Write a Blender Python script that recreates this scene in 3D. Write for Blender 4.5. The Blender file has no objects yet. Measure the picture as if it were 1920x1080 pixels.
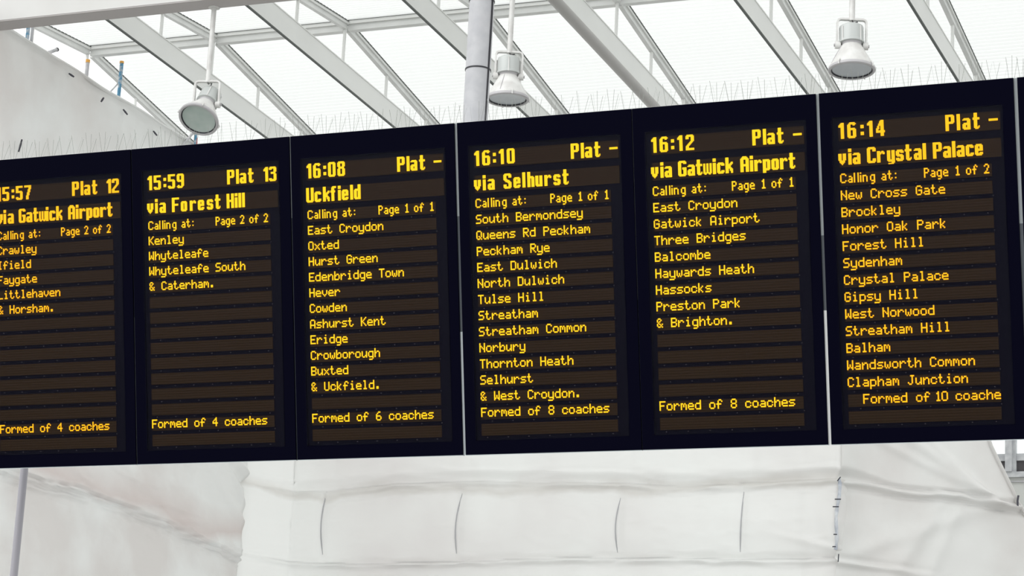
import bpy, bmesh, math, random
from mathutils import Vector, Matrix, noise as mnoise
random.seed(7)
S = bpy.context.scene
COL = S.collection

# ---------------------------------------------------------------- camera
FPX = 4845.2
CAM = Vector((7.4313, -12.0123, 1.6))
R_ = Vector((0.9255950, 0.3752057, 0.0499459))      # right
F_ = Vector((-0.3751208, 0.8916411, 0.2534966))     # forward
U_ = Vector((0.0505795, -0.2533710, 0.9660460))     # up
cd = bpy.data.cameras.new('camera'); co = bpy.data.objects.new('camera', cd); COL.objects.link(co)
cd.sensor_width = 36.0; cd.lens = FPX * 36.0 / 1920.0; cd.clip_end = 300
co.matrix_world = Matrix(((R_.x, U_.x, -F_.x, CAM.x), (R_.y, U_.y, -F_.y, CAM.y), (R_.z, U_.z, -F_.z, CAM.z), (0, 0, 0, 1)))
S.camera = co

# ---------------------------------------------------------------- light: overcast sky
w = bpy.data.worlds.new('overcast'); S.world = w; w.use_nodes = True
bg = w.node_tree.nodes['Background']
bg.inputs[0].default_value = (0.985, 1.0, 0.99, 1); bg.inputs[1].default_value = 1.45
sd = bpy.data.lights.new('overcast_sun', 'SUN'); sd.energy = 1.35; sd.angle = math.radians(50)
so = bpy.data.objects.new('overcast_sun', sd); COL.objects.link(so)
so.rotation_euler = Vector((-0.45, -0.75, 0.5)).to_track_quat('Z', 'Y').to_euler()
so.location = (6, -8, 14)
S.view_settings.view_transform = 'Standard'; S.view_settings.look = 'None'
S.view_settings.exposure = 0.0; S.view_settings.gamma = 1.0; S.view_settings.use_curve_mapping = False

def ray(x, y):
    return F_ + R_ * ((x - 960) / FPX) - U_ * ((y - 540) / FPX)
def at_x(x, y, X): d = ray(x, y); return CAM + d * ((X - CAM.x) / d.x)
def at_y(x, y, Y): d = ray(x, y); return CAM + d * ((Y - CAM.y) / d.y)
def at_z(x, y, Z): d = ray(x, y); return CAM + d * ((Z - CAM.z) / d.z)

# ---------------------------------------------------------------- materials
def mat(name, col, rough=0.5, spec=0.4, metal=0.0, emit=None, es=1.0):
    m = bpy.data.materials.new(name); m.use_nodes = True
    b = m.node_tree.nodes['Principled BSDF']
    b.inputs['Base Color'].default_value = (*col, 1); b.inputs['Roughness'].default_value = rough
    b.inputs['Specular IOR Level'].default_value = spec; b.inputs['Metallic'].default_value = metal
    if emit: b.inputs['Emission Color'].default_value = (*emit, 1); b.inputs['Emission Strength'].default_value = es
    return m
def noisy(m, c1, c2, scale=3.0, detail=4, bump=0.0, bscale=20.0, lo=0.35, hi=0.65):
    nt = m.node_tree; N = nt.nodes; L = nt.links; b = N['Principled BSDF']
    tc = N.new('ShaderNodeTexCoord'); n = N.new('ShaderNodeTexNoise'); n.inputs['Scale'].default_value = scale; n.inputs['Detail'].default_value = detail
    r = N.new('ShaderNodeValToRGB'); r.color_ramp.elements[0].position = lo; r.color_ramp.elements[1].position = hi
    r.color_ramp.elements[0].color = (*c1, 1); r.color_ramp.elements[1].color = (*c2, 1)
    L.new(tc.outputs['Object'], n.inputs['Vector']); L.new(n.outputs[0], r.inputs[0]); L.new(r.outputs[0], b.inputs['Base Color'])
    if bump:
        n2 = N.new('ShaderNodeTexNoise'); n2.inputs['Scale'].default_value = bscale; n2.inputs['Detail'].default_value = 5
        bp = N.new('ShaderNodeBump'); bp.inputs['Strength'].default_value = bump; bp.inputs['Distance'].default_value = 0.02
        L.new(tc.outputs['Object'], n2.inputs['Vector']); L.new(n2.outputs[0], bp.inputs['Height']); L.new(bp.outputs[0], b.inputs['Normal'])
    return m

M = {}
M['rafter'] = noisy(mat('rafter_paint', (.7, .7, .69), .45), (.74, .745, .73), (.77, .775, .76), 1.5)
M['bar'] = noisy(mat('bar_paint', (.62, .62, .61), .4), (.66, .67, .66), (.74, .745, .735), 3)
M['gasket_and_shade'] = mat('gasket_rubber_and_shade', (.12, .13, .125), .7)
M['pipe'] = mat('pipe_paint', (.38, .37, .36), .45)
M['fascia'] = noisy(mat('fascia_paint', (.72, .71, .70), .5), (.53, .525, .51), (.58, .575, .565), 1.2)
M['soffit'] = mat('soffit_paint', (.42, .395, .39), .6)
M['lamp'] = noisy(mat('lamp_enamel', (.74, .74, .72), .35), (.54, .53, .515), (.66, .66, .645), 9, 5)
M['lamp_can'] = mat('lamp_canister', (.46, .48, .47), .3, .5)
M['lamp_rim'] = mat('lamp_rim', (.42, .41, .42), .4)
M['lens'] = noisy(mat('lamp_lens', (.24, .31, .28), .18, .6), (.33, .41, .375), (.44, .50, .47), 5, 2)
M['lens2'] = mat('lamp_lens_grey', (.42, .45, .48), .15, .6)
M['black'] = mat('black_rubber', (.015, .015, .02), .5)
M['column'] = noisy(mat('column_paint', (.5, .5, .52), .5), (.40, .40, .42), (.45, .45, .465), 14, 3)
M['pole'] = mat('pole_grey', (.30, .29, .32), .4)
M['housing'] = mat('housing_grey', (.52, .57, .60), .45)
M['housing_dark'] = mat('housing_shade_band', (.05, .055, .07), .5)
M['bezel'] = mat('bezel_black', (.0014, .0014, .0065), .55, .015)
M['strip_white'] = mat('gap_tone_white', (.78, .79, .79), .4); M['strip_light'] = mat('gap_tone_light', (.50, .54, .57), .4); M['strip_grey'] = mat('gap_tone_grey', (.30, .325, .34), .4); M['strip_mid'] = mat('gap_tone_slate', (.07, .08, .095), .4)  # gap strips: light and dark of the open seams put into colour
M['recess'] = mat('recess_black', (.0035, .0028, .008), .6, .03)
M['wire'] = mat('spike_wire', (.22, .23, .21), .5, .5, .3)
M['spikebase'] = mat('spike_base', (.6, .6, .6), .5)
M['blue'] = noisy(mat('scaffold_blue', (.10, .28, .42), .5), (.08, .25, .40), (.40, .46, .52), 22, 4, lo=.45, hi=.6)
M['galv'] = noisy(mat('scaffold_galvanised', (.45, .45, .46), .4), (.40, .40, .42), (.55, .54, .56), 12)
M['orange'] = mat('orange_cap', (.75, .38, .08), .5)
M['red'] = mat('red_tape', (.5, .05, .06), .5)
M['tie'] = mat('sheet_tie', (.06, .06, .075), .6)
M['seam'] = mat('seam_tape', (.46, .46, .48), .6)
M['seamblue'] = noisy(mat('seam_tape_blue', (.5, .53, .58), .6), (.36, .39, .46), (.66, .68, .71), 9, 4)
M['dkglass'] = mat('dark_glass', (.07, .065, .07), .2)
M['floor'] = noisy(mat('concourse_floor', (.3, .3, .29), .4), (.27, .27, .26), (.34, .34, .33), .8)
M['wallpaint'] = noisy(mat('wall_panel', (.55, .56, .54), .5), (.52, .53, .51), (.58, .59, .57), 2)
M['frame'] = noisy(mat('window_frame_paint', (.5, .51, .52), .5), (.42, .43, .45), (.56, .57, .58), 12)
# wrapped plastic sheeting
m = mat('white_sheeting', (.8, .8, .79), .42, .35)
noisy(m, (.79, .77, .76), (.87, .875, .86), .55, 3, .35, 2.2, .30, .55); M['sheet'] = m
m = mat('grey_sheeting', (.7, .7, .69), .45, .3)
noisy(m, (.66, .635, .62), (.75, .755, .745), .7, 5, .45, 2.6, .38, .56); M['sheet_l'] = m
m = mat('cream_sheeting', (.74, .73, .72), .45, .3)
noisy(m, (.68, .66, .645), (.75, .748, .735), .8, 4, .4, 2.4, .36, .58); M['sheet_r'] = m
# thin sheeting lets part of the daylight behind it through
def backlit(m, f):
    nt = m.node_tree; N = nt.nodes; L = nt.links; b = N['Principled BSDF']; out = N['Material Output']
    t = N.new('ShaderNodeBsdfTranslucent'); x = N.new('ShaderNodeMixShader'); x.inputs[0].default_value = f
    L.new(b.inputs['Base Color'].links[0].from_socket, t.inputs[0]); L.new(b.outputs[0], x.inputs[1]); L.new(t.outputs[0], x.inputs[2]); L.new(x.outputs[0], out.inputs[0])
def tint_band(m, z0, z1, z2, col, amount):      # tints a height band: brick showing through left sheet, painted fold shade on centre
    nt = m.node_tree; N = nt.nodes; L = nt.links; b = N['Principled BSDF']; src = b.inputs['Base Color'].links[0].from_socket
    g_ = N.new('ShaderNodeNewGeometry'); sp = N.new('ShaderNodeSeparateXYZ'); n = N.new('ShaderNodeTexNoise'); n.inputs['Scale'].default_value = .9; n.inputs['Detail'].default_value = 4
    ad = N.new('ShaderNodeMath'); ad.operation = 'MULTIPLY_ADD'; ad.inputs[1].default_value = .5
    rp = N.new('ShaderNodeValToRGB'); e = rp.color_ramp.elements
    lo, hi = z0 - .5, z2 + .5
    mr = N.new('ShaderNodeMapRange'); mr.inputs[1].default_value = lo; mr.inputs[2].default_value = hi
    e[0].position = (z0 - lo) / (hi - lo); e[0].color = (0, 0, 0, 1); e[1].position = (z2 - lo) / (hi - lo); e[1].color = (0, 0, 0, 1); k = e.new((z1 - lo) / (hi - lo)); k.color = (amount, amount, amount, 1)
    mx = N.new('ShaderNodeMix'); mx.data_type = 'RGBA'; mx.inputs[7].default_value = (*col, 1)
    L.new(g_.outputs['Position'], sp.inputs[0]); L.new(g_.outputs['Position'], n.inputs['Vector']); L.new(n.outputs[0], ad.inputs[0]); L.new(sp.outputs[2], ad.inputs[2]); L.new(ad.outputs[0], mr.inputs[0]); L.new(mr.outputs[0], rp.inputs[0])
    L.new(rp.outputs[0], mx.inputs[0]); L.new(src, mx.inputs[6]); L.new(mx.outputs[2], b.inputs['Base Color'])
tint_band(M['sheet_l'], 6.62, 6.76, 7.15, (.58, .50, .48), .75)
tint_band(M['sheet'], 7.40, 7.47, 7.60, (.66, .635, .60), .6)  # grey-beige band: shade below the upper fold, painted in
backlit(M['sheet'], .30); backlit(M['sheet_l'], .16); backlit(M['sheet_r'], .20)
# translucent roof sheet
m = bpy.data.materials.new('corrugated_rooflight'); m.use_nodes = True; nt = m.node_tree; nt.nodes.clear()
o_ = nt.nodes.new('ShaderNodeOutputMaterial'); mx = nt.nodes.new('ShaderNodeMixShader'); tr = nt.nodes.new('ShaderNodeBsdfTransparent'); tl = nt.nodes.new('ShaderNodeBsdfTranslucent')
tr.inputs[0].default_value = (.97, .98, .97, 1); mx.inputs[0].default_value = .85
tcr = nt.nodes.new('ShaderNodeTexCoord'); wr = nt.nodes.new('ShaderNodeTexWave'); wr.bands_direction = 'Y'; wr.inputs['Scale'].default_value = 4.1; wr.inputs['Distortion'].default_value = .3
rr = nt.nodes.new('ShaderNodeValToRGB'); rr.color_ramp.elements[0].color = (.68, .69, .68, 1); rr.color_ramp.elements[1].color = (.81, .82, .81, 1)
nt.links.new(tcr.outputs['Object'], wr.inputs['Vector']); nt.links.new(wr.outputs[0], rr.inputs[0]); nt.links.new(rr.outputs[0], tl.inputs[0])
nt.links.new(tr.outputs[0], mx.inputs[1]); nt.links.new(tl.outputs[0], mx.inputs[2]); nt.links.new(mx.outputs[0], o_.inputs[0]); M['roof'] = m
# clear covers / panes
def pane_mat(name, tint, refl):
    m = bpy.data.materials.new(name); m.use_nodes = True; nt = m.node_tree; nt.nodes.clear()
    o_ = nt.nodes.new('ShaderNodeOutputMaterial'); mx = nt.nodes.new('ShaderNodeMixShader'); tr = nt.nodes.new('ShaderNodeBsdfTransparent'); gl = nt.nodes.new('ShaderNodeBsdfGlossy')
    gl.inputs['Roughness'].default_value = .22; tr.inputs[0].default_value = (*tint, 1); gl.inputs[0].default_value = (.8, .85, 1, 1); mx.inputs[0].default_value = refl
    nt.links.new(tr.outputs[0], mx.inputs[1]); nt.links.new(gl.outputs[0], mx.inputs[2]); nt.links.new(mx.outputs[0], o_.inputs[0]); return m
M['cover'] = pane_mat('board_cover_glass', (1, 1, 1), .10)
M['cover'].node_tree.nodes['Glossy BSDF'].inputs[0].default_value = (.022, .024, .030, 1)
M['pane'] = pane_mat('window_pane', (.93, .95, .95), .05)
# unlit LED strip: rows of dark lenses
m = mat('led_strip_unlit', (.055, .033, .020), .6, .03); nt = m.node_tree; N = nt.nodes; L = nt.links
tc = N.new('ShaderNodeTexCoord'); wv = N.new('ShaderNodeTexWave'); wv.wave_type = 'BANDS'; wv.bands_direction = 'Z'; wv.inputs['Scale'].default_value = 1 / .01388 / 3.1416 * 3.1416 * .5 * .64
rp = N.new('ShaderNodeValToRGB'); rp.color_ramp.elements[0].color = (.022, .0125, .0065, 1); rp.color_ramp.elements[1].color = (.036, .021, .011, 1)
L.new(tc.outputs['Object'], wv.inputs['Vector']); L.new(wv.outputs[0], rp.inputs[0]); L.new(rp.outputs[0], N['Principled BSDF'].inputs['Base Color']); M['led_off'] = m
M['led_core'] = mat('led_lit_yellow', (.1, .06, 0), .5, .1, emit=(1.0, .66, .012), es=1.55)
M['led_halo'] = mat('led_halo_orange', (.1, .04, 0), .5, .1, emit=(1.0, .40, .004), es=1.0)  # orange bloom around the lit dots, made as a glowing rim
M['ledr_core'] = mat('led_lit_amber', (.1, .06, 0), .5, .1, emit=(1.0, .56, .010), es=1.5)
M['ledr_halo'] = mat('led_halo_deep_orange', (.1, .04, 0), .5, .1, emit=(1.0, .29, .003), es=1.0)  # the same painted bloom for the amber boards

for k_ in ('led_core', 'led_halo', 'ledr_core', 'ledr_halo'): M[k_].cycles.emission_sampling = 'NONE'
M['screw'] = mat('screw_steel', (.12, .11, .12), .6, .1)
# ---------------------------------------------------------------- mesh helpers
class MB:
    def __init__(s): s.v = []; s.f = []; s.m = []; s.mats = []
    def mi(s, m):
        if m not in s.mats: s.mats.append(m)
        return s.mats.index(m)
    def box(s, a, b, m=None):
        i = len(s.v); k = s.mi(m)
        for z in (a[2], b[2]):
            for y in (a[1], b[1]):
                for x in (a[0], b[0]): s.v.append((x, y, z))
        for q in ((0, 2, 3, 1), (4, 5, 7, 6), (0, 1, 5, 4), (2, 6, 7, 3), (0, 4, 6, 2), (1, 3, 7, 5)):
            s.f.append(tuple(i + t for t in q)); s.m.append(k)
    def hexa(s, pts, m=None):      # 8 points: 4 bottom loop, 4 top loop
        i = len(s.v); k = s.mi(m); s.v += [tuple(p) for p in pts]
        for q in ((3, 2, 1, 0), (4, 5, 6, 7), (0, 1, 5, 4), (1, 2, 6, 5), (2, 3, 7, 6), (3, 0, 4, 7)):
            s.f.append(tuple(i + t for t in q)); s.m.append(k)
    def beam(s, a, b, w, h, m=None, up=Vector((0, 0, 1))):   # a,b = centre of underside
        a = Vector(a); b = Vector(b); d = (b - a).normalized(); sx = d.cross(up).normalized() * (w / 2); uz = sx.cross(d).normalized() * h
        if uz.z < 0: uz = -uz
        s.hexa([a - sx, a + sx, b + sx, b - sx, a - sx + uz, a + sx + uz, b + sx + uz, b - sx + uz], m)
    def tube(s, pts, r, n=10, m=None, caps=True):
        pts = [Vector(p) for p in pts]; rr = r if isinstance(r, (list, tuple)) else [r] * len(pts)
        i0 = len(s.v); k = s.mi(m); ref = None
        for j, p in enumerate(pts):
            d = (pts[min(j + 1, len(pts) - 1)] - pts[max(j - 1, 0)]).normalized()
            if ref is None: ref = d.orthogonal().normalized()
            ref = (ref - d * ref.dot(d)).normalized(); q = d.cross(ref)
            for t in range(n):
                a = 2 * math.pi * t / n; s.v.append(tuple(p + (ref * math.cos(a) + q * math.sin(a)) * rr[j]))
        for j in range(len(pts) - 1):
            for t in range(n):
                a = i0 + j * n + t; b = i0 + j * n + (t + 1) % n; s.f.append((a, b, b + n, a + n)); s.m.append(k)
        if caps:
            s.f.append(tuple(i0 + t for t in reversed(range(n)))); s.m.append(k)
            s.f.append(tuple(i0 + (len(pts) - 1) * n + t for t in range(n))); s.m.append(k)
    def lathe(s, prof, T, n=32, m=None):     # prof = [(r,z)], T = 4x4
        i0 = len(s.v); k = s.mi(m)
        for r, z in prof:
            for t in range(n):
                a = 2 * math.pi * t / n; s.v.append(tuple(T @ Vector((r * math.cos(a), r * math.sin(a), z))))
        for j in range(len(prof) - 1):
            for t in range(n):
                a = i0 + j * n + t; b = i0 + j * n + (t + 1) % n; s.f.append((a, b, b + n, a + n)); s.m.append(k)
    def build(s, name, parent=None, smooth=False, bevel=0.0, material=None):
        me = bpy.data.meshes.new(name); me.from_pydata(s.v, [], s.f)
        for mm in s.mats: me.materials.append(M[mm] if mm else M[material or 'bar'])
        if len(s.mats) > 1: me.polygons.foreach_set('material_index', s.m)
        if smooth: me.polygons.foreach_set('use_smooth', [True] * len(s.f))
        me.update(); o = bpy.data.objects.new(name, me); COL.objects.link(o)
        if parent: o.parent = parent; o.matrix_parent_inverse = parent_world(parent).inverted()
        if bevel:
            b = o.modifiers.new('bevel', 'BEVEL'); b.width = bevel; b.segments = 2; b.limit_method = 'ANGLE'
        if smooth:
            e = o.modifiers.new('split', 'EDGE_SPLIT'); e.split_angle = math.radians(40)
        return o
WORLD = {}
def parent_world(p): return WORLD.get(p.name, Matrix.Identity(4))
def thing(name, label, cat, loc=(0, 0, 0), group=None):
    o = bpy.data.objects.new(name, None); COL.objects.link(o); o.location = loc; o.empty_display_size = .1
    WORLD[o.name] = Matrix.Translation(Vector(loc)); o['label'] = label; o['category'] = cat
    if group: o['group'] = group
    return o
def tag(o, label, cat, group=None):
    o['label'] = label; o['category'] = cat
    if group: o['group'] = group
    return o
def structure(o): o['kind'] = 'structure'; return o

# ---------------------------------------------------------------- floor
b = MB(); b.box((-60, -40, -.2), (60, 60, 0), 'floor'); structure(b.build('floor'))

# ---------------------------------------------------------------- roof
RX = [-8.35, -6.68, -5.01, -3.34, -1.77, -.05, 1.61, 3.27, 4.93]
ceil = bpy.data.objects.new('ceiling', None); COL.objects.link(ceil); structure(ceil)
YR = 12.4
def zbar(Y): return 11.645 - .075 * (YR - Y) if Y < YR else 11.645 - .145 * (Y - YR)
def zraf(Y): return 11.07 - .035 * (Y - 10.15)
for i, X in enumerate(RX):
    b = MB()
    ya, yb = 9.505, 17.2
    b.beam((X, ya, zraf(ya) + .012), (X, yb, zraf(yb) + .012), .018, .25, 'rafter')
    b.beam((X, ya, zraf(ya)), (X, yb, zraf(yb)), .026, .014, 'gasket_and_shade' if i != 4 else 'rafter')  # dark flange: shade along the rafter underside put into its colour
    b.beam((X, ya, zraf(ya) + .258), (X, yb, zraf(yb) + .258), .03, .012, 'rafter')
    rf = b.build('rafter', ceil)
    if i == 4:
        b = MB(); b.tube([(X - .0, 9.54, zraf(9.54) - .05), (X, 17.2, zraf(17.2) - .05)], .058, 20, 'pipe'); b.build('drain_pipe', rf, True)
    for Y in (11.2, 12.36, 13.5, 14.65, 15.8):
        b = MB(); b.tube([(X, Y, zraf(Y) + .26), (X, Y, zbar(Y) + .01)], .019, 8, 'rafter'); b.build('hanger_rod', rf, True)
    for j, (y0, y1) in enumerate(((9.505, YR - .03), (YR + .05, 17.2))):
        b = MB()
        b.beam((X, y0, zbar(y0)), (X, y1, zbar(y1)), .05, .055, 'bar')
        b.beam((X, y0, zbar(y0) + .055), (X, y1, zbar(y1) + .055), .085, .03, 'rafter')
        b.beam((X + .0, y0, zbar(y0) + .085), (X, y1, zbar(y1) + .085), .10, .012, 'gasket_and_shade')
        b.build('glazing_bar', ceil)
for i in range(len(RX) - 1):
    x0, x1 = RX[i] + .05, RX[i + 1] - .05
    b = MB()
    b.box((x0 - .02, YR - .03, 11.63), (x1 + .02, YR + .05, 11.70), 'bar'); b.box((x0 - .02, YR - .055, 11.70), (x1 + .02, YR + .045, 11.74), 'rafter')
    b.box((x0 - .02, YR - .07, 11.74), (x1 + .02, YR - .04, 11.755), 'gasket_and_shade')
    b.build('ridge_bar', ceil)
    for (y0, y1) in ((9.505, YR - .06), (YR + .05, 17.2)):
        me = MB(); n = int((y1 - y0) / .0095); k = me.mi('roof')
        for j in range(n + 1):
            Y = y0 + (y1 - y0) * j / n; z = zbar(Y) + .10 + .012 * math.sin(Y * 2 * math.pi / .076)
            me.v += [(x0, Y, z), (x1, Y, z)]
        for j in range(n):
            a = 2 * j; me.f.append((a, a + 1, a + 3, a + 2)); me.m.append(k)
        me.build('roof_sheet', ceil, False)
# fascia beam with grey soffit
b = MB()
b.box((-7.75, 9.28, 10.852), (4.6, 9.5, 11.75), 'fascia')
fa = structure(b.build('trim_1'))
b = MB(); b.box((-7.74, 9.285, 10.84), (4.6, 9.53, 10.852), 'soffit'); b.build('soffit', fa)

# ---------------------------------------------------------------- floodlights
def floodlight(px_rod, py_yoke, Y, axis, pivot, label, lensmat, scale=1.0, swing=0.0):
    top = at_y(px_rod, py_yoke, Y)
    t = thing('hanging_floodlight', label, 'lamp', tuple(top), 'floodlights under the glass roof')
    s = scale
    b = MB(); b.tube([top, (top.x, top.y, 10.845)], .026 * s, 12, 'lamp'); b.tube([top + Vector((0, 0, -.012)), top + Vector((0, 0, .012))], .03 * s, 12, 'lamp')
    b.build('hanging_rod', t, True)
    b = MB(); zc = 10.845; b.lathe([(.0, .0), (.06, .0), (.06, -.012), (.0, -.012)], Matrix.Translation((top.x, top.y, zc)), 16, 'lamp'); b.build('ceiling_plate', t)
    pv = Vector(pivot).normalized(); q = Vector((0, 0, 1)).cross(pv)
    hw = .128 * s; hh = .26 * s
    # yoke: bent flat strap
    def strap(pts, wd, th):
        bb = MB(); k = bb.mi('lamp'); 
        for j, p in enumerate(pts):
            d = (pts[min(j + 1, len(pts) - 1)] - pts[max(j - 1, 0)]).normalized(); nn = d.cross(q).normalized()
            for sa, sb in ((-1, -1), (1, -1), (1, 1), (-1, 1)): bb.v.append(tuple(p + q * (wd / 2 * sa) + nn * (th / 2 * sb)))
        for j in range(len(pts) - 1):
            for u in range(4):
                a = 4 * j + u; c = 4 * j + (u + 1) % 4; bb.f.append((a, c, c + 4, a + 4)); bb.m.append(k)
        bb.f.append((0, 1, 2, 3)); bb.m.append(k); e = 4 * len(pts) - 4; bb.f.append((e + 3, e + 2, e + 1, e)); bb.m.append(k)
        return bb
    P = [top - pv * hw + Vector((0, 0, -hh)), top - pv * hw + Vector((0, 0, -.03 * s)), top - pv * (hw - .009) + Vector((0, 0, -.009 * s)), top - pv * (hw - .03) - Vector((0, 0, 0)),
         top + pv * (hw - .03), top + pv * (hw - .009) + Vector((0, 0, -.009 * s)), top + pv * hw + Vector((0, 0, -.03 * s)), top + pv * hw + Vector((0, 0, -hh))]
    strap(P, .042 * s, .017 * s).build('yoke', t)
    pc = top + Vector((0, 0, -hh + .015 * s))
    for sg in (-1, 1):
        b = MB(); b.tube([pc + pv * (sg * (hw - .03 * s)), pc + pv * (sg * (hw + .018 * s))], .034 * s, 16, 'lamp'); b.tube([pc + pv * (sg * (hw + .018 * s)), pc + pv * (sg * (hw + .028 * s))], .015 * s, 8, 'lamp_rim'); b.build('pivot_knob', t, True)
    ax = Vector(axis).normalized()
    T = Matrix.Translation(pc) @ (-ax).to_track_quat('Z', 'Y').to_matrix().to_4x4()
    # body frame: +z = back of lamp
    b = MB(); b.lathe([(.0, .19 * s), (.085 * s, .19 * s), (.104 * s, .178 * s), (.107 * s, .165 * s), (.107 * s, .045 * s), (.112 * s, .04 * s), (.112 * s, .022 * s), (.09 * s, .02 * s)], T, 36, 'lamp_can'); can = b.build('lamp_canister', t, True)
    for a in (0, math.pi / 2, math.pi, -math.pi / 2):
        b = MB(); c, s_ = math.cos(a + .4), math.sin(a + .4); p0 = T @ Vector((.110 * s * c, .110 * s * s_, .16 * s)); p1 = T @ Vector((.110 * s * c, .110 * s * s_, .02 * s)); b.tube([p0, p1], .006 * s, 6, 'lamp'); b.build('canister_rib', can)
    b = MB(); b.lathe([(.095 * s, .03 * s), (.09 * s, .012 * s), (.085 * s, -.004 * s)], T, 36, 'lamp_rim'); b.build('collar', t, True)
    b = MB(); b.lathe([(.070 * s, .004 * s), (.088 * s, .0), (.094 * s, -.012 * s), (.150 * s, -.115 * s), (.188 * s, -.185 * s), (.196 * s, -.20 * s), (.200 * s, -.222 * s), (.182 * s, -.222 * s), (.170 * s, -.18 * s)], T, 48, 'lamp'); refl = b.build('reflector_shade', t, True)
    b = MB(); b.tube([T @ Vector((.092 * s, 0, -.01 * s)), T @ Vector((.150 * s, 0, -.11 * s)), T @ Vector((.19 * s, 0, -.19 * s))], .004, 6, 'lamp_rim'); b.build('seam_rib', refl)
    b = MB(); b.lathe([(.203 * s, -.212 * s), (.208 * s, -.218 * s), (.208 * s, -.236 * s), (.200 * s, -.243 * s), (.184 * s, -.243 * s), (.181 * s, -.232 * s)], T, 48, 'lamp_rim'); b.build('rim', t, True)
    b = MB(); b.lathe([(.182 * s, -.236 * s), (.172 * s, -.226 * s), (.172 * s, -.222 * s)], T, 48, 'black'); b.build('gasket_ring', t, True)
    b = MB(); b.lathe([(.176 * s, -.226 * s), (.12 * s, -.221 * s), (.06 * s, -.2185 * s), (.0005, -.218 * s)], T, 48, lensmat); b.build('lens', t, True)
    for k in range(4):
        a = k * math.pi / 2 + .6; c, s_ = math.cos(a), math.sin(a)
        b = MB(); b.tube([T @ Vector((.199 * s * c, .199 * s * s_, -.19 * s)), T @ Vector((.216 * s * c, .216 * s * s_, -.215 * s)), T @ Vector((.214 * s * c, .214 * s * s_, -.243 * s))], .007 * s, 6, 'lamp'); b.build('clip', t)
    b = MB(); b.tube([top + Vector((0, 0, -.005)), top + q * -.02 + Vector((0, 0, -.035)) + pv * .01, top + pv * .05 + q * -.03 + Vector((0, 0, -.03)), T @ Vector((.05 * s, .0, .195 * s))], .005, 6, 'black'); b.build('power_cable', t, True)
    return t
VR = Vector((.926, .375, 0))
floodlight(1597.5, 37, 9.5, (0.04, -.05, -1), VR, 'white conical floodlight hanging above the 16:14 departure board, beside a slim post', 'lens2', 1.03)
floodlight(955.5, 98, 9.5, (0.02, 0, -1), VR, 'white conical floodlight hanging just right of the thick grey post', 'lens2', 1.0)
L1 = at_y(390, 153, 9.5); tc_ = (CAM - L1).normalized()
ax1 = tc_ * .70 + (-R_ * .46 - U_ * .9).normalized() * .71
piv = Vector((0, 0, 1)).cross(Vector((ax1.x, ax1.y, 0))).normalized()
if piv.dot(VR) < 0: piv = -piv
floodlight(390, 153, 9.5, ax1, (VR + piv * .6), 'white floodlight tilted to show its green-grey round lens, above the 15:59 board', 'lens', 1.0)

# ---------------------------------------------------------------- plastic sheeting
def nz(x, y, z, s): return mnoise.noise(Vector((x * s, y * s, z * s)))
def smooth(e0, e1, x): t = max(0, min(1, (x - e0) / (e1 - e0))); return t * t * (3 - 2 * t)
def g(x, c, w): return math.exp(-((x - c) / w) ** 2)
def wr_(a, b, k): return 1 - min(1, abs(nz(a, b, k, 1.6)) * 4)
def cloth(path, zs, disp, matk, name, zfun=None):
    # path: list of (x,y,nx,ny) ; zs list ; disp(s,z) along the normal
    b = MB(); k = b.mi(matk); nu = len(path); nv = len(zs)
    for i, (x, y, nx, ny, s) in enumerate(path):
        for j, z in enumerate(zs):
            zz = zfun(s, z) if zfun else z
            d = disp(s, zz); b.v.append((x + nx * d, y + ny * d, zz))
    for i in range(nu - 1):
        for j in range(nv - 1):
            a = i * nv + j; b.f.append((a, a + nv, a + nv + 1, a + 1)); b.m.append(k)
    # hem thickness
    return b
def frange(a, b, st):
    n = max(1, int(abs(b - a) / st)); return [a + (b - a) * i / n for i in range(n + 1)]

# left wall of sheeting, X = -7.8 facing +X
def zfold(s): return 6.40 + .05 * math.sin(s * 1.1) - .012 * (s - 12)
def d_left(s, z):
    zf = zfold(s) + .05 * nz(s, 0, 3, 1.2)
    t = z - zf
    d = .05 * nz(s, z, 0, .55) + .020 * nz(s, z, 5, 1.9) + .007 * nz(s * .6, z * 1.8 + s, 9, 5)
    r = abs(nz(s * .8 + z * .5, z * .35 - s * .2, 2, 1.3)); d += .02 * (1 - min(1, r * 7))
    if t > 0: d += .055 * math.exp(-t / .30) + .020 * wr_(s * .5 + t, t * 4 - s * .3, 12) * math.exp(-t / .6)
    else: d += .055 * math.exp(t / .035) - .012 * (1 - math.exp(t / .035)) + .022 * g(t, -.09 + .03 * nz(s, 3, 3, 1.2), .02) + .16 * smooth(0, -1.6, t) + .035 * wr_(s * 1.6, t * 6, 14) * math.exp(t / .13)
    d += -.045 * g(t, 0, .012) + .03 * g(t, -.035, .014) - .025 * g(t, -.075 + .03 * nz(s, 6, 6, 1.5), .012)
    # folds that gather towards the far corner
    c = smooth(15.0, 16.1, s)
    ang = (z - 7.25 - .35 * (16.2 - s)); d += c * (.06 * g(ang, 0, .06) - .05 * g(ang, -.13, .05))
    ang = (z - 6.45 - 1.1 * (16.4 - s)); d += smooth(14.6, 16.2, s) * .035 * g(ang, 0, .07)
    ang = (z - 6.45 - .6 * (16.4 - s)); d += smooth(14.2, 16.2, s) * .03 * g(ang, 0, .06)
    if z > 10.93: d += .03 * g(z, 10.99, .03)
    return d
zs = frange(0.0, 3.9, .3) + frange(4.0, 6.0, .08) + frange(6.03, 7.6, .022) + frange(7.65, 10.7, .07) + frange(10.72, 11.02, .03)
path = [(-7.8, y, 1, 0, y) for y in frange(6.0, 15.93, .05)]
path += [(-7.83, 15.98, .5, -.3, 15.95)]
ZT0 = lambda s, z: z + (.025 * nz(s, 0, 0, 1.3) if z > 10.6 else 0)
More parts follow.
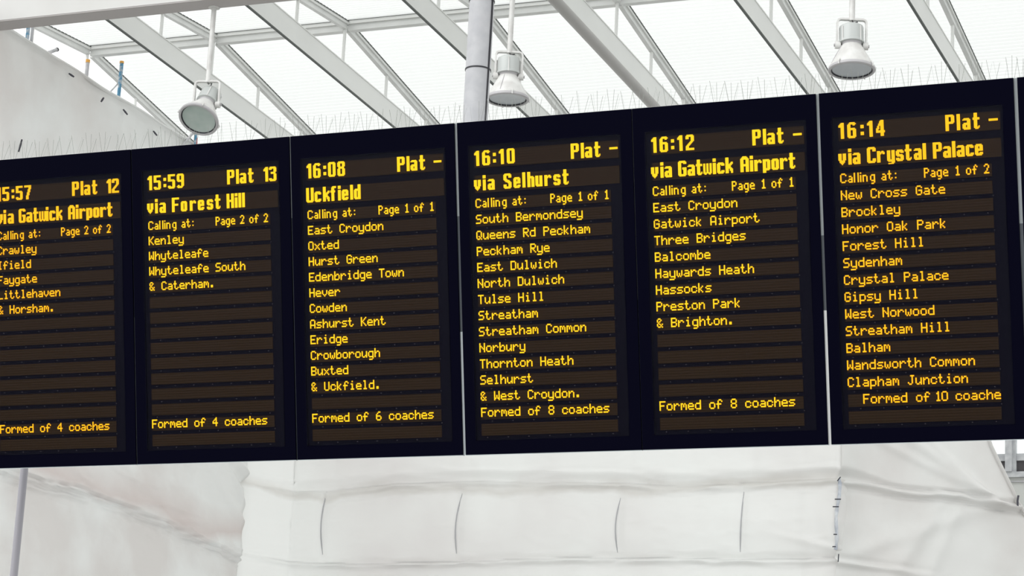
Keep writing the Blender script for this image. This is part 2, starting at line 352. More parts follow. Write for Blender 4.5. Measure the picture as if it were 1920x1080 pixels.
ls = cloth(path, zs, d_left, 'sheet_l', 'scaffold_sheeting', ZT0).build('scaffold_sheeting', None, True)
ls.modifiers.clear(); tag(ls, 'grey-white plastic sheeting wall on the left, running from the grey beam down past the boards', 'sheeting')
# rolled hem along its top
b = MB(); b.tube([(-7.79, y, 11.01 + .025 * nz(y, 0, 0, 1.3)) for y in frange(8.6, 15.9, .15)], .03, 8, 'sheet_l'); b.build('hem', ls, True)
for (x, y, a, l) in ((134, 141, -.6, .07), (235, 210, -.9, .08), (291, 250, -.9, .07), (192, 187, 1.0, .06), (38, 273, 1.3, .14), (8, 48, .6, .07)):
    p = at_x(x, y, -7.74); v = (R_ * math.cos(a) + U_ * math.sin(a)) * l * .5
    b = MB(); b.tube([p - v, p, p + v], [.009, .012, .009], 8, 'tie'); b.build('tie', ls, True)

# centre, facing -Y
def d_mid(s, z):
    f1 = 7.28 + .05 * math.sin(s * .9) + .03 * nz(s, 1, 1, 1.4); f2 = 6.36 + .02 * math.sin(s * 1.3) + .02 * nz(s, 4, 1, 1.8)
    d = .03 * nz(s, z, 11, .6) + .012 * nz(s, z * 2, 3, 1.7)
    t = z - f1
    d -= .03 * g(t, -.012, .010); d += .012 * g(t, .03, .012) + .014 * wr_(s * .9, t * 9, 4) * g(t, -.02, .16) + .006 * wr_(s * 2.2, z * 3, 6)
    d += .135 * smooth(-.02, .11, t)                           # upper strip hangs forward, its foot turns under
    d += .045 * g(t, -.05, .035) + .016 * math.sin(t * 50 + 7 * nz(s, 2, 2, 1.1)) * g(t, -.02, .13)
    u = (z - f2) / (f1 - f2)
    if 0 < u < 1: d += .10 * math.sin(math.pi * min(1, u * 1.0)) ** .6
    t2 = z - f2; d += -.03 * g(t2, 0, .03) - .035 * g(t2, -.005, .009) + .05 * g(t2, -.05, .025) + .012 * math.sin(t2 * 70 + 8 * nz(s, 8, 2, 1.6)) * g(t2, -.04, .07) + .014 * wr_(s * 1.6, t2 * 9, 8) * g(t2, -.03, .09)
    if t2 < -.05: d += .12 * smooth(-.05, -1.2, t2)
    for xs in (-7.03, -5.18, -3.1, -1.57):                  # tied-in vertical seams
        lean = xs + .03 * math.sin((z - 6.3) * 3.3) - .02; 
        if 6.3 < z < 7.25: d -= .03 * g(s, lean, .05)
        if z >= 7.3: d -= .012 * g(s, xs + .15, .05)
    if s > -.9: d += .03 * nz(s * 3, z, 3, 2) 
    ar = (z - 7.2) - .10 * (s + .42); d += .03 * g(ar, 0, .03) * smooth(-1.6, -.5, s)
    ar = (z - 6.42) - .25 * (-.42 - s); d += .025 * g(ar, 0, .04) * smooth(-1.5, -.5, s)
    ar = (z - 6.42) + .5 * (-7.75 - s) * 0 - .3 * (s + 7.75); d += .03 * g(ar, 0, .05) * smooth(-6.8, -7.7, s)
    return d
path = [(-7.83 + .34 * t, 15.90 + .78 * t, .90 * (.15 + .5 * t), -.42 * (.15 + .5 * t), -7.8 + .3 * t) for t in frange(0, .95, .06)] + [(-7.49, 16.69, .35, -.75, -7.50)] + [(x, 16.72, 0, -1, x) for x in frange(-7.44, -.42, .045)] + [(-.38, 16.76, .15, -.9, -.42), (-.34, 16.85, .2, -.5, -.42), (-.30, 17.0, 0, -.1, -.42)]
zs = frange(0.0, 3.9, .3) + frange(4.0, 5.9, .08) + frange(5.93, 7.65, .018) + frange(7.7, 9.6, .1)
ms = cloth(path, zs, d_mid, 'sheet', 'x').build('scaffold_sheeting', None, True); ms.modifiers.clear()
tag(ms, 'bright white plastic sheeting facing us below the middle boards, strapped into bulging bays', 'sheeting')
for k, (a, c) in enumerate((((613, 922), (605, 1040)), ((867, 925), (856, 1038)), ((1164, 933), (1158, 1036)), ((1395, 922), (1388, 1035)))):
    P = []
    for i in range(9):
        t = i / 8; x = a[0] + (c[0] - a[0]) * t - 7 * math.sin(math.pi * t) * (1 if k < 3 else .3); y = a[1] + (c[1] - a[1]) * t
        p = at_y(x, y, 16.7); p = at_y(x, y, 16.72 - d_mid(p.x, p.z) - .004); P.append(p)
    b = MB(); b.tube(P, [.004, .007, .009, .008, .008, .009, .010, .008, .004], 6, 'seam'); b.build('strap', ms, True)

# right, receding
A = Vector((-.42, 16.66)); B = Vector((1.28, 18.34)); dr = (B - A).normalized(); nr = Vector((dr.y, -dr.x)); LR = (B - A).length
def at_r(x, y):      # point on the receding plane
    d = ray(x, y); t = ((A.x - CAM.x) * nr.x + (A.y - CAM.y) * nr.y) / (d.x * nr.x + d.y * nr.y); return CAM + d * t
def s_r(p): return (p.x - A.x) * dr.x + (p.y - A.y) * dr.y
pe0, pe1, pe2 = at_r(1850, 828), at_r(1878, 890), at_r(1903, 942); pe3 = at_r(1925, 975)
ZE = [(9.9, s_r(pe0) - .35), (pe0.z, s_r(pe0)), (pe1.z, s_r(pe1)), (pe2.z, s_r(pe2)), (pe3.z, s_r(pe3)), (4.0, s_r(pe3) + .7), (0.0, s_r(pe3) + .9)]
def send(z):
    for (za, sa), (zb, sb) in zip(ZE, ZE[1:]):
        if zb <= z <= za: return sb + (sa - sb) * (z - zb) / (za - zb)
    return ZE[0][1] if z > ZE[0][0] else ZE[-1][1]
def d_right(s, z):
    f1 = 7.26 - .005 * s + .015 * math.sin(s * 5); t = z - f1
    d = .05 * nz(s, z, 21, .8) + .014 * nz(s, z * 1.6, 23, 2.2)
    k_ = smooth(0, .8, s); d += (.10 - .06 * k_) * smooth(-.02, .13 - .09 * k_, t) + k_ * (-.03 * g(t, .0, .016) - .03 * g(t, -.115, .018) + .02 * wr_(s * 1.5, t * 7, 31) * g(t, -.04, .1)) + .05 * g(t, -.06, .03) - .02 * g(t, -.13, .03)
    for sl, off, wd, am in ((-.55, 8.35, .09, .05), (-.75, 8.75, .07, .035), (-.35, 7.95, .06, .03)):
        if z > f1 - .1: d += am * g(z, off + sl * s, wd)
    for sl, off, wd, am in ((.42, 6.30, .10, .03), (1.5, 5.1, .22, .06), (2.2, 3.6, .25, .05)):
        if z < f1: d += am * g(z, off + sl * s, wd) * smooth(.0, .4, s)
    f2 = 6.33 - .03 * s; t2 = z - f2
    d += (-.03 * g(t2, 0, .03) + .05 * g(t2, -.06, .035)) * smooth(1.6, .3, s)
    d += .02 * nz(s * 3, z, 3, 2) * smooth(.5, 0, s)
    return d
b = MB(); k = b.mi('sheet_r'); nu = 60; zs = frange(0.0, 3.9, .3) + frange(4.0, 5.9, .08) + frange(5.93, 8.6, .02) + frange(8.62, 9.6, .1)
for i in range(nu + 1):
    for z in zs:
        s = send(z) * i / nu; d = d_right(s, z); p = A + dr * s + nr * d; b.v.append((p.x, p.y, z))
nv = len(zs)
for i in range(nu):
    for j in range(nv - 1):
        a = i * nv + j; b.f.append((a, a + nv, a + nv + 1, a + 1)); b.m.append(k)
rs = b.build('scaffold_sheeting', None, True); rs.modifiers.clear()
tag(rs, 'creased white plastic sheeting slanting away to the window at bottom right', 'sheeting')
P = []
for z in frange(8.6, 6.95, .1):
    s = send(z) + .01; p = A + dr * s + nr * (d_right(s, z)); P.append((p.x, p.y, z))
b = MB(); b.tube(P, .028, 8, 'sheet_r'); b.build('hem', rs, True)
p = at_r(1901, 940) + Vector((nr.x, nr.y, 0)) * .08
b = MB(); b.tube([p + Vector((0, 0, -.07)), p, p + Vector((.01, 0, .06))], .012, 8, 'tie'); b.build('tie', rs, True)
# blue grey seam with knots between centre and right
P = []
for i in range(14):
    t = i / 13; x = 1574 - 8 * t + 2 * math.sin(t * 9); y = 897 + (1030 - 897) * t; q_ = at_y(x, y, 16.6); P.append(at_y(x, y, 16.72 - d_mid(-.45, q_.z) - .01))
b = MB(); b.tube(P, [.012 + .012 * abs(math.sin(i * 1.3)) for i in range(14)], 8, 'seamblue'); sm = b.build('laced_seam', ms, True)
for (x, y, ln, a) in ((1571, 936, .035, 0), (1567, 950, .035, 0), (1573, 898, .03, .9), (1572, 1046, .045, 1.5), (1566, 1002, .02, 0), (1564, 1025, .02, 0)):
    q_ = at_y(x, y, 16.52); v = (R_ * math.cos(a) + U_ * math.sin(a)) * ln; b = MB(); b.tube([q_ - v, q_ + v], .007, 6, 'tie'); b.build('knot', sm)

# ---------------------------------------------------------------- far window and wall, bottom right
b = MB(); b.box((-1.2, 20.0, 0), (5.5, 20.15, 7.86), 'wallpaint'); wl = structure(b.build('wall_back'))
b = MB(); b.box((-1.2, 19.95, 7.86), (5.5, 20.1, 7.93), 'frame'); b.build('sill', wl)
b = MB(); b.box((-1.2, 19.975, 7.80), (5.5, 20.0, 7.815), 'galv'); b.build('panel_joint', wl)
wn = bpy.data.objects.new('window_1', None); COL.objects.link(wn); wn.location = (1, 20, 7.93); WORLD['window_1'] = Matrix.Translation((1, 20, 7.93)); structure(wn)
b = MB(); b.box((-1.2, 20.0, 8.08), (5.5, 20.08, 8.17), 'frame'); b.build('transom', wn)
for x in (-.35, .85, 2.05, 3.25, 4.45):
    b = MB(); b.box((x, 19.93, 7.93), (x + .085, 20.05, 9.6), 'frame'); b.build('mullion', wn)
    b = MB(); b.box((x + .085, 19.98, 7.93), (x + .13, 20.05, 9.6), 'frame'); b.build('mullion', wn)
    b = MB(); b.box((x + .13, 20.03, 7.93), (x + 1.2, 20.04, 8.08), 'dkglass'); b.build('lower_pane', wn)
    b = MB(); b.box((x + .13, 20.03, 8.17), (x + 1.2, 20.04, 9.6), 'pane'); b.build('upper_pane', wn)

# ---------------------------------------------------------------- scaffold tubes poking out over the left sheeting
def scaf(px0, px1, X, r, mk, label, cap=None, capc='orange', grp=None, below=.9):
    p1 = at_x(*px1, X); p0 = at_x(*px0, X); d = (p0 - p1).normalized(); p0 = p0 + d * below
    if below == 9: p0 = Vector((p1.x, p1.y, 0))      # standards stand on the floor behind the sheeting
    b = MB(); b.tube([p0, p1], r, 14, mk); o = b.build('scaffold_tube', None, True); tag(o, label, 'scaffold tube', grp)
    if cap:
        dd = (p1 - p0).normalized(); b = MB(); b.tube([p1 - dd * cap, p1 + dd * .006], r * 1.16, 14, capc); b.build('end_cap', o, True)
    return o
scaf((220, 190), (228.5, 116), -8.05, .022, 'blue', 'blue scaffold tube standing upright over the left sheeting, topped by an orange cap', .02, below=9)
scaf((158, 148), (165, 113), -8.05, .022, 'galv', 'short pale scaffold tube with an orange cap, left of the blue one', .03, below=9)
scaf((52, 76), (54, 44), -8.05, .022, 'blue', 'blue scaffold tube just showing under the grey beam at far left', None, below=9)
scaf((60, 76), (62, 44), -8.05, .018, 'galv', 'pale scaffold tube standing tight against the far left blue tube', None, below=9)
scaf((90, 99), (107, 93), -7.95, .020, 'galv', 'stub of grey tube with a black mouth lying across the left sheeting edge', .012, 'black', None, .25)
scaf((194, 186), (220, 158), -7.98, .010, 'galv', 'thin grey brace leaning against the blue scaffold tube', .09 * 0 + .001, 'galv', None, .02)
scaf((347, 267), (362, 249), -7.75, .014, 'galv', 'thin pale brace rising right below the tilted floodlight', None, None, None, .3)
o = scaf((366, 268), (367.5, 250), -7.72, .020, 'blue', 'upright scaffold tube with red tape, half hidden under the tilted floodlight', None, None, None, .4)
p = at_x(367, 262, -7.72); b = MB(); b.tube([p + Vector((0, 0, -.06)), p + Vector((0, 0, .02))], .023, 12, 'red'); b.build('red_tape', o, True)

# ---------------------------------------------------------------- posts
CX, CY = 1.672, 1.0
t = thing('steel_post', 'thick light grey round post with a black cable, rising behind the 16:10 board', 'post', (CX, CY, 5.0))
b = MB(); b.tube([(CX, CY, 4.9), (CX, CY, 11.6)], .073, 40, 'column'); b.build('tube', t, True)
dvc = Vector((CX - CAM.x, CY - CAM.y, 0)).normalized(); rv = Vector((-dvc.y, dvc.x, 0)) * -1
for z in (at_y(884, 5, CY).z, at_y(884, 133, CY).z, 8.4, 9.8, 5.9):
    b = MB(); b.lathe([(.0735, -.004), (.0765, -.004), (.0765, .004), (.0735, .004)], Matrix.Translation((CX, CY, z)), 40, 'black'); b.build('strap', t, True)
b = MB(); P = []
for i in range(24):
    z = 5.0 + i * .28; P.append(Vector((CX, CY, z)) + rv * (.060 + .003 * math.sin(i * 1.1)) - dvc * .045)
b.tube(P, .006, 8, 'black'); b.build('cable', t, True)
o = MB(); o.tube([at_y(40, 880, 1.0) * 0 + Vector((-1.155, 1.0, 0.0)), Vector((-1.155, 1.0, 5.6))], .024, 20, 'pole'); o = o.build('steel_pole', None, True)
tag(o, 'thin grey pole seen under the leftmost board, in front of the sheeting', 'pole')

# ---------------------------------------------------------------- departure boards
ZT = 5.94994; TILT = 0.2064; H = 1.776
UPV = Vector((0, -math.sin(TILT), math.cos(TILT))); NV = Vector((0, -math.cos(TILT), -math.sin(TILT)))
def bp(u, v, n=0.0): return Vector((u, 0, ZT)) - UPV * v + NV * n
def bbox(b, u0, v0, n0, u1, v1, n1, m):   # v0 = top, n0 = back
    b.hexa([bp(u0, v1, n0), bp(u1, v1, n0), bp(u1, v1, n1), bp(u0, v1, n1), bp(u0, v0, n0), bp(u1, v0, n0), bp(u1, v0, n1), bp(u0, v0, n1)], m)

SM = {' ': '', '&': '36 49 55 22 50', '.': '0 60 60', '0': '3E 41 41 41 3E', '1': '0 42 7F 40', '2': '42 61 51 49 46', '4': '18 14 12 7F 10', '6': '3C 4A 49 49 30', '8': '36 49 49 49 36',
 'A': '7E 11 11 11 7E', 'B': '7F 49 49 49 36', 'C': '3E 41 41 41 22', 'D': '7F 41 41 41 3E', 'E': '7F 49 49 49 41', 'F': '7F 09 09 09 01', 'G': '3E 41 49 49 3A', 'H': '7F 08 08 08 7F', 'I': '0 41 7F 41', 'J': '20 40 41 3F 01',
 'K': '7F 08 14 22 41', 'L': '7F 40 40 40 40', 'N': '7F 04 08 10 7F', 'O': '3E 41 41 41 3E', 'P': '7F 09 09 09 06', 'Q': '3E 41 51 21 5E', 'R': '7F 09 19 29 46', 'S': '46 49 49 49 31', 'T': '01 01 7F 01 01',
 'U': '3F 40 40 40 3F', 'W': '7F 20 18 20 7F', 'a': '20 54 54 54 78', 'b': '7F 48 44 44 38', 'c': '38 44 44 44 28', 'd': '38 44 44 44 7F', 'e': '38 54 54 54 58', 'f': '08 7E 09 09 02', 'g': '38 144 144 144 FC',
 'h': '7F 08 04 04 78', 'i': '0 44 7D 40', 'k': '7F 10 28 44', 'l': '0 41 7F 40', 'm': '7C 04 18 04 78', 'n': '7C 08 04 04 78', 'o': '38 44 44 44 38', 'p': '1FC 44 44 44 38', 'r': '7C 08 04 04 08', 's': '48 54 54 54 24',
 't': '04 3F 44 40 20', 'u': '3C 40 40 20 7C', 'v': '1C 20 40 20 1C', 'w': '3C 40 30 40 3C', 'x': '44 28 10 28 44', 'y': '13C 140 140 140 FC'}
NR = {'C': '3E 41 41 41 22', 'a': '20 54 54 78', 'l': '7F', 'i': '7D', 'n': '7C 04 04 78', 'g': '38 144 144 FC', 't': '04 3F 44 20', ':': '24', 'P': '7F 09 09 06', 'e': '38 54 54 58', 'o': '38 44 44 38', 'f': '08 7E 09 02', '1': '42 7F 40', '2': '42 61 59 46'}
def cols(s): return [int(c, 16) for c in s.split()]
def small_cells(text, x0=0, clip=120):
    out = []
    if '10 c' in text:      # the scrolling line sets its one and its spaces tighter
        for ch, x in list(zip('Formed of', range(0, 54, 6))) + [('l1', 58), ('0', 62)] + list(zip('coaches', range(73, 115, 6))):
            for cx, c in enumerate([0x42, 0x7F, 0x40] if ch == 'l1' else cols(SM[ch])):
                out += [(x0 + x + cx, r) for r in range(9) if c >> r & 1 and x0 + x + cx < clip]
        return out
    for i, ch in enumerate(text):
        for cx, c in enumerate(cols(SM[ch])):
            for r in range(9):
                if c >> r & 1 and x0 + i * 6 + cx < clip: out.append((x0 + i * 6 + cx, r))
    return out
def narrow_cells(seq):
    out = []
    for ch, x in seq:
        for cx, c in enumerate(cols(NR[ch])):
            for r in range(9):
                if c >> r & 1: out.append((x + cx, r))
    return out
def G(y0, s):
    rows = []
    for tok in s.split(' '):
        p, _, n = tok.partition('*'); rows += [p.replace('-', '.')] * (int(n) if n else 1)
    return y0, rows
BIG = {'0': G(0, '-XXXXXX- XXXXXXXX XXX--XXX*10 XXXXXXXX -XXXXXX-'), '1': G(0, '--XXX -XXXX XXXXX XX-XX --XXX*10'.replace('XX-XX', 'XXXXX')),
 '2': G(0, '-XXXXXX- XXXXXXXX XXX--XXX*2 -----XXX*2 ----XXX- ---XXX-- --XXX--- -XXX---- XXX-----*2 XXXXXXXX*2'),
 '3': G(0, '-XXXXXX- XXXXXXXX XXX--XXX -----XXX*2 --XXXXX-*2 -----XXX*4 XXX--XXX XXXXXXXX -XXXXXX-'),
 '4': G(0, '----XXX- ---XXXX-*2 --XXXXX-*2 -XX-XXX-*2 XXX-XXX- XX--XXX- XXXXXXXX*2 ----XXX-*3'),
 '5': G(0, 'XXXXXXXX*2 XXX-----*3 XXXXXXX- XXXXXXXX -----XXX*4 XXX--XXX XXXXXXXX -XXXXXX-'),
 '6': G(0, '--XXXXX- -XXXXXXX XXX--XX- XXX-----*2 XXXXXXX- XXXXXXXX XXX--XXX*5 XXXXXXXX -XXXXXX-'),
 '7': G(0, 'XXXXXXXX*2 -----XXX*2 ----XXX-*3 ---XXX--*3 --XXX---*4'),
 '8': G(0, '-XXXXXX- XXXXXXXX XXX--XXX*3 -XXXXXX-*2 XXX--XXX*5 XXXXXXXX -XXXXXX-'),
 '9': G(0, '-XXXXXX- XXXXXXXX XXX--XXX*4 XXXXXXXX -XXXXXXX -----XXX*3 -XX--XXX XXXXXXX- -XXXXX--'),
 ':': G(3, 'XXX*3 ---*3 XXX*3'), '-': G(6, 'XXXXXXXX*2'), 'P': G(0, 'XXXXXXX- XXXXXXXX XXX--XXX*4 XXXXXXXX XXXXXXX- XXX-----*6'), 'l': G(0, 'XXX*14'),
 't': G(0, '-XXX--*4 XXXXXX*2 -XXX--*5 -XXX-X -XXXXX --XXX-'), 'a': G(4, '-XXXXX- XXXXXXX ----XXX*2 -XXXXXX XXXXXXX XXX-XXX*2 XXXXXXX -XXXXXX'),
 'v': G(4, 'XXX-XXX*6 -XXXXX-*2 --XXX-- ---X---'), 'i': G(0, 'XXX*3 --- XXX*10'), 'G': G(0, '-XXXXXX- XXXXXXXX XXX--XXX XXX-----*3 XXX-XXXX*2 XXX--XXX*4 XXXXXXXX -XXXXXX-'),
 'w': G(4, 'XX-XX-XX*8 XXXXXXXX -XX--XX-'), 'c': G(4, '-XXXXX- XXXXXXX XXX-XXX XXX----*4 XXX-XXX XXXXXXX -XXXXX-'),
 'k': G(0, 'XXX----*4 XXX--XX XXX-XXX XXXXXX- XXXXX--*2 XXXXXX- XXX-XXX*2 XXX--XX*2'), 'A': G(0, '--XXXX-- -XXXXXX- XXXXXXXX XXX--XXX*4 XXXXXXXX*2 XXX--XXX*5'),
 'r': G(4, 'XXX-XX- XXXXXXX XXXX-XX XXX----*7'), 'p': G(4, 'XXXXXX- XXXXXXX XXX-XXX*6 XXXXXXX XXXXXX- XXX----*2'), 'o': G(4, '-XXXXX- XXXXXXX XXX-XXX*6 XXXXXXX -XXXXX-'),
 'F': G(0, 'XXXXXXXX*2 XXX-----*4 XXXXXXX-*2 XXX-----*6'), 'e': G(4, '-XXXXX- XXXXXXX XXX-XXX*2 XXXXXXX*2 XXX---- XXX-XXX XXXXXXX -XXXXX-'),
 's': G(4, '-XXXXX- XXXXXXX XXX-XXX XXX---- XXXXXX- -XXXXXX ----XXX XXX-XXX XXXXXXX -XXXXX-'), 'H': G(0, 'XXX--XXX*6 XXXXXXXX*2 XXX--XXX*6'), 'U': G(0, 'XXX--XXX*12 XXXXXXXX -XXXXXX-'),
 'f': G(0, '--XXXX -XXXXX -XXX--*2 XXXXX-*2 -XXX--*8'), 'd': G(0, '----XXX*4 -XXXXXX XXXXXXX XXX-XXX*6 XXXXXXX -XXXXXX'),
 'S': G(0, '-XXXXXX- XXXXXXXX XXX--XXX*2 XXX----- XXXX---- -XXXXX-- --XXXXX- ----XXXX -----XXX XXX--XXX*2 XXXXXXXX -XXXXXX-'),
 'h': G(0, 'XXX----*4 XXXXXX- XXXXXXX XXX-XXX*8'), 'u': G(4, 'XXX-XXX*8 XXXXXXX -XXXXXX'), 'C': G(0, '-XXXXXX- XXXXXXXX XXX--XXX*2 XXX-----*6 XXX--XXX*2 XXXXXXXX -XXXXXX-'),
 'y': G(4, 'XXX-XXX*8 XXXXXXX -XXXXXX ----XXX -XXXXX-')}
def big_cells(words_):
    out = []
    for wd, s, e in words_:
        ws = [len(BIG[c][1][0]) for c in wd]; free = (e - s) - sum(ws); gap = free / max(1, len(wd) - 1); x = float(s)
        for c, wi in zip(wd, ws):
            y0, rows = BIG[c]
            for r, row in enumerate(rows):
                for cx, chx in enumerate(row):
                    if chx == 'X': out.append((int(round(x)) + cx, y0 + r))
            x += wi + gap
    return out
def lettering(cells, u0, v0, pw, ph, n, parent, red=False):
    b = MB(); k0 = b.mi('ledr_halo' if red else 'led_halo'); k1 = b.mi('ledr_core' if red else 'led_core')
    for cx, cy in sorted(set(cells)):
        uc = u0 + (cx + .5) * pw; vc = v0 + (cy + .5) * ph; a = pw * (.60 if ph > .006 else .52); c = ph * (.56 if ph > .006 else .52); a2 = pw * .46; c2 = ph * .43; i = len(b.v)
        for du, dv, nn in ((-a, c, n), (a, c, n), (a, -c, n), (-a, -c, n), (-a2, c2, n + .0025), (a2, c2, n + .0025), (a2, -c2, n + .0025), (-a2, -c2, n + .0025)): b.v.append(tuple(bp(uc + du, vc + dv, nn)))
        b.f.append((i + 4, i + 5, i + 6, i + 7)); b.m.append(k1)
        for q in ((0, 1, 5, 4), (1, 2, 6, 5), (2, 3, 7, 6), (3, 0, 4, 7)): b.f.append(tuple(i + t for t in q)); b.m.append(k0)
    o = b.build('led_lettering', parent); o['kind'] = 'stuff'; return o

CALL = [('C', 0), ('a', 6), ('l', 11), ('l', 14), ('i', 16), ('n', 18), ('g', 24), ('a', 33), ('t', 38), (':', 44)]
def page(a, b_): return [('P', 67), ('a', 72), ('g', 77), ('e', 82), (a, 92 if a == '1' else 91), ('o', 100), ('f', 105), (b_, 115 if b_ == '1' else 114)]
SEAM = [(-1.0, -.992), (-.004, .004), (.999, 1.009), (1.990, 2.008), (2.998, 3.003), (3.989, 4.007), (4.993, 5.013), (6.0, 6.0)]
NUM = lambda s, e: s
BD = [
 (-1, [('15:57', 0, 41), ('Plat', 89, 118), ('12', 129, 143)], [('via', 0, 20), ('Gatwick', 26, 77), ('Airport', 84, 135)], '22', ['Crawley', 'Ifield', 'Faygate', 'Littlehaven', '& Horsham.'], (13, 0, 'Formed of 4 coaches')),
 (0, [('15:59', 0, 41), ('Plat', 89, 118), ('13', 129, 143)], [('via', -1, 20), ('Forest', 27, 81), ('Hill', 88, 108)], '22', ['Kenley', 'Whyteleafe', 'Whyteleafe South', '& Caterham.'], (13, 0, 'Formed of 4 coaches')),
 (1, [('16:08', 0, 41), ('Plat', 96, 125), ('-', 134, 142)], [('Uckfield', -1, 57)], '11', ['East Croydon', 'Oxted', 'Hurst Green', 'Edenbridge Town', 'Hever', 'Cowden', 'Ashurst Kent', 'Eridge', 'Crowborough', 'Buxted', '& Uckfield.'], (13, 0, 'Formed of 6 coaches')),
 (2, [('16:10', 0, 41), ('Plat', 97, 126), ('-', 135, 143)], [('via', -1, 20), ('Selhurst', 29, 94)], '11', ['South Bermondsey', 'Queens Rd Peckham', 'Peckham Rye', 'East Dulwich', 'North Dulwich', 'Tulse Hill', 'Streatham', 'Streatham Common', 'Norbury', 'Thornton Heath', 'Selhurst', '& West Croydon.'], (13, 0, 'Formed of 8 coaches')),
 (3, [('16:12', 0, 41), ('Plat', 96, 125), ('-', 134, 142)], [('via', -1, 19), ('Gatwick', 25, 77), ('Airport', 84, 135)], '11', ['East Croydon', 'Gatwick Airport', 'Three Bridges', 'Balcombe', 'Haywards Heath', 'Hassocks', 'Preston Park', '& Brighton.'], (13, 0, 'Formed of 8 coaches')),
 (4, [('16:14', 0, 42), ('Plat', 96, 126), ('-', 134, 143)], [('via', -1, 19), ('Crystal', 25, 78), ('Palace', 84, 128)], '12', ['New Cross Gate', 'Brockley', 'Honor Oak Park', 'Forest Hill', 'Sydenham', 'Crystal Palace', 'Gipsy Hill', 'West Norwood', 'Streatham Hill', 'Balham', 'Wandsworth Common', 'Clapham Junction'], (13, 12, 'Formed of 10 coaches')),
 (5, None, None, None, [], None)]
LABELS = {-1: 'black departure board for the 15:57 via Gatwick Airport, platform 12, at the left edge', 0: 'black LED departure board for the 15:59 via Forest Hill from platform 13',
 1: 'black LED departure board for the 16:08 to Uckfield', 2: 'black LED departure board for the 16:10 via Selhurst', 3: 'black LED departure board for the 16:12 via Gatwick Airport',
 4: 'black LED departure board for the 16:14 via Crystal Palace', 5: 'sliver of a further black board at the right edge of the photo'}
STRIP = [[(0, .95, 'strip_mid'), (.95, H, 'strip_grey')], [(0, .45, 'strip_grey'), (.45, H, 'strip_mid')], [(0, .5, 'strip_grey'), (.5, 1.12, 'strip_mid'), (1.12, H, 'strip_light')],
 [(0, 1.0, 'strip_grey'), (1.0, H, 'strip_mid')], [(0, .72, 'strip_grey'), (.72, 1.10, 'strip_mid'), (1.10, H, 'strip_white')], [(0, .72, 'strip_grey'), (.72, H, 'strip_mid')]]  # bands imitate light and dark seen through each gap
LPW, LPH = .00569, .00578; SPW, SPH = .0064, .00694
for k, r1, r2, pg, stops, formed in BD:
    u0 = SEAM[k + 1][1]; u1 = SEAM[k + 2][0]
    base = bp((u0 + u1) / 2, H, -.12)
    t = thing('departure_board', LABELS[k], 'departure board', tuple(base), 'row of departure boards')
    b = MB()     # grey case behind the bezel
    bbox(b, u0, 0, -.24, u1, H, -.037, 'housing'); case = b.build('case', t)
    b = MB(); bbox(b, u1 - .002, .42, -.20, u1 + .0015, 1.12, -.03, 'housing_dark'); b.build('side_shade_band', case)  # dim middle of the gap painted as a dark band
    for vv in (.06, .28, .52, .86, .98, 1.3):
        b = MB(); bbox(b, u1 - .001, vv, -.235, u1 + .003, vv + .008, -.02, 'gasket_and_shade'); b.build('side_joint', case)
    # bezel frame (four bars) around the recess
    ru0, ru1, rv0, rv1 = k + .070, k + .932, .130, 1.701
    for (a0, b0, a1, b1) in ((u0, 0, u1, rv0), (u0, rv1, u1, H), (u0, rv0, ru0, rv1), (ru1, rv0, u1, rv1)):
        b = MB(); bbox(b, a0, b0, -.037, a1, b1, 0.0, 'bezel'); b.build('bezel_side', t)
    b = MB(); bbox(b, ru0, rv0, -.035, ru1, rv1, -.0125, 'recess'); b.build('back_plate', t)
    rows = [(.1575, 16, LPH, 144, LPW), (.2905, 16, LPH, 144, LPW)] + [(.4145 + .0857 * i, 9, SPH, 120, SPW) for i in range(15)]
    for i, (v, nr_, ph, nc, pw) in enumerate(rows):
        b = MB(); bbox(b, k + .100, v, -.0125, k + .100 + nc * pw, v + nr_ * ph, -.0085, 'led_off'); rw = b.build('led_row', t)
        if r1 is None: continue
        cells = None
        if i == 0: cells = big_cells(r1)
        elif i == 1: cells = big_cells(r2)
        elif i == 2: cells = narrow_cells(CALL + page(*pg))
        elif i - 3 < len(stops): cells = small_cells(stops[i - 3])
        elif i - 2 == formed[0]: cells = small_cells(formed[2], formed[1])
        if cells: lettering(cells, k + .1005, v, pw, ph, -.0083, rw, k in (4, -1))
    b = MB()
    for i in range(15):
        v = .4145 + .0857 * i + 9 * SPH + .008
        for j in range(7): uu = k + .13 + j * .118 + (.03 if i % 2 else 0); bbox(b, uu, v, -.0125, uu + .004, v + .004, -.0095, 'screw')
    sc_ = b.build('screw_heads', t); sc_['kind'] = 'stuff'
    b = MB(); bbox(b, ru0 - .004, rv0 - .004, .0, ru1 + .004, rv1 + .004, .003, 'cover'); b.build('cover_glass', t)
    if k < 5:
        g0, g1 = SEAM[k + 2]
        for (va, vb, mk) in STRIP[k + 1]: b = MB(); bbox(b, g0 - .001, va, -.036, g1 + .001, vb, -.012, mk); b.build('gap_tone_strip', t)
    # thin pale lip on the top and bottom edge
    b = MB(); bbox(b, u0, H, -.03, u1, H + .004, -.002, 'housing'); b.build('bottom_lip', t)

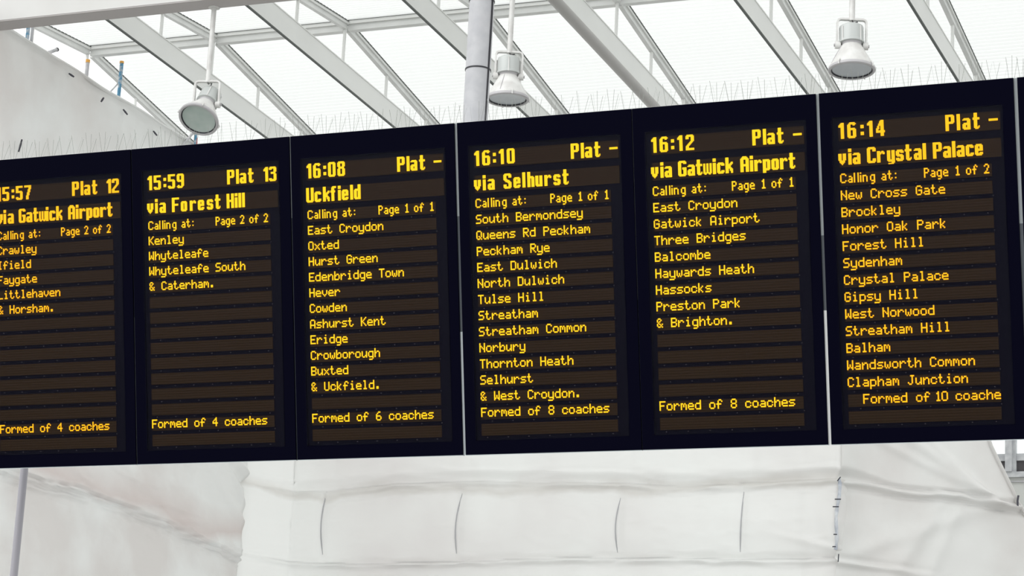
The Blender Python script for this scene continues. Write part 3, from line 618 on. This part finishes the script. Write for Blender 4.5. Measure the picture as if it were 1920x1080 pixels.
# rail that carries them
t = thing('mounting_rail', 'pale steel rail behind the row of departure boards, carried by the posts', 'rail', (2, .45, 5))
for v in (.35, 1.1):
    p0 = bp(-1.2, v, -.33); p1 = bp(6.2, v, -.33); b = MB(); b.beam(p0, p1, .10, .12, 'bar'); b.build('beam', t)
for X in (CX, -1.155):
    for v in (.35, 1.1):
        p0 = bp(X, v, -.33) + Vector((0, 0, .06)); b = MB(); b.beam(p0, (X, .95, p0.z), .07, .07, 'bar'); b.build('outrigger', t)
for k in range(-1, 6):
    for v in (.35, 1.1):
        b = MB(); bbox(b, k + .45, v - .13, -.30, k + .55, v, -.24, 'bar'); b.build('bracket', t)

# ---------------------------------------------------------------- bird spikes
SPK = ((-.30, .3), (.22, -.4), (.02, .1), (-.10, -.15))
def spikes(u0, u1, n, z_off, hgt, label, rr, step, seed, nw):
    rnd = random.Random(seed); t = thing('bird_spike_strip', label, 'bird spikes', tuple(bp((u0 + u1) / 2, 0, n)), 'bird spikes on the boards')
    b = MB(); bbox(b, u0 + .01, -z_off - .006, n - .012, u1 - .01, .0 - z_off, n + .012, 'spikebase'); b.build('base_strip', t)
    b = MB(); u = u0 + .02
    while u < u1 - .01:
        for (du, dn) in SPK[:nw]:
            if rnd.random() < .1: continue
            p = bp(u + du * .05, -z_off, n); h = hgt * rnd.uniform(.85, 1.08)
            q = p + Vector((du * h * .45 + rnd.uniform(-.006, .006), -dn * h * .6, h)); b.tube([p, q], rr, 3, 'wire', False)
        u += step * rnd.uniform(.9, 1.1)
    o = b.build('spike_wires', t); o['kind'] = 'stuff'; return t
where = {-1: 'on the leftmost board', 0: 'on the board via Forest Hill', 1: 'on the board for Uckfield', 2: 'on the board via Selhurst', 3: 'on the second board via Gatwick Airport', 4: 'on the board via Crystal Palace', 5: 'on the board at the right edge'}
for k in range(-1, 6):
    spikes(SEAM[k + 1][1], SEAM[k + 2][0], -.05, 0, .115, 'wire bird spikes along the front top edge, ' + where[k], .0010, .086, k + 5, 3)
    spikes(SEAM[k + 1][1], SEAM[k + 2][0], -.20, 0, .125, 'wire bird spikes along the rear top edge, ' + where[k], .0004, .08, k + 50, 2)
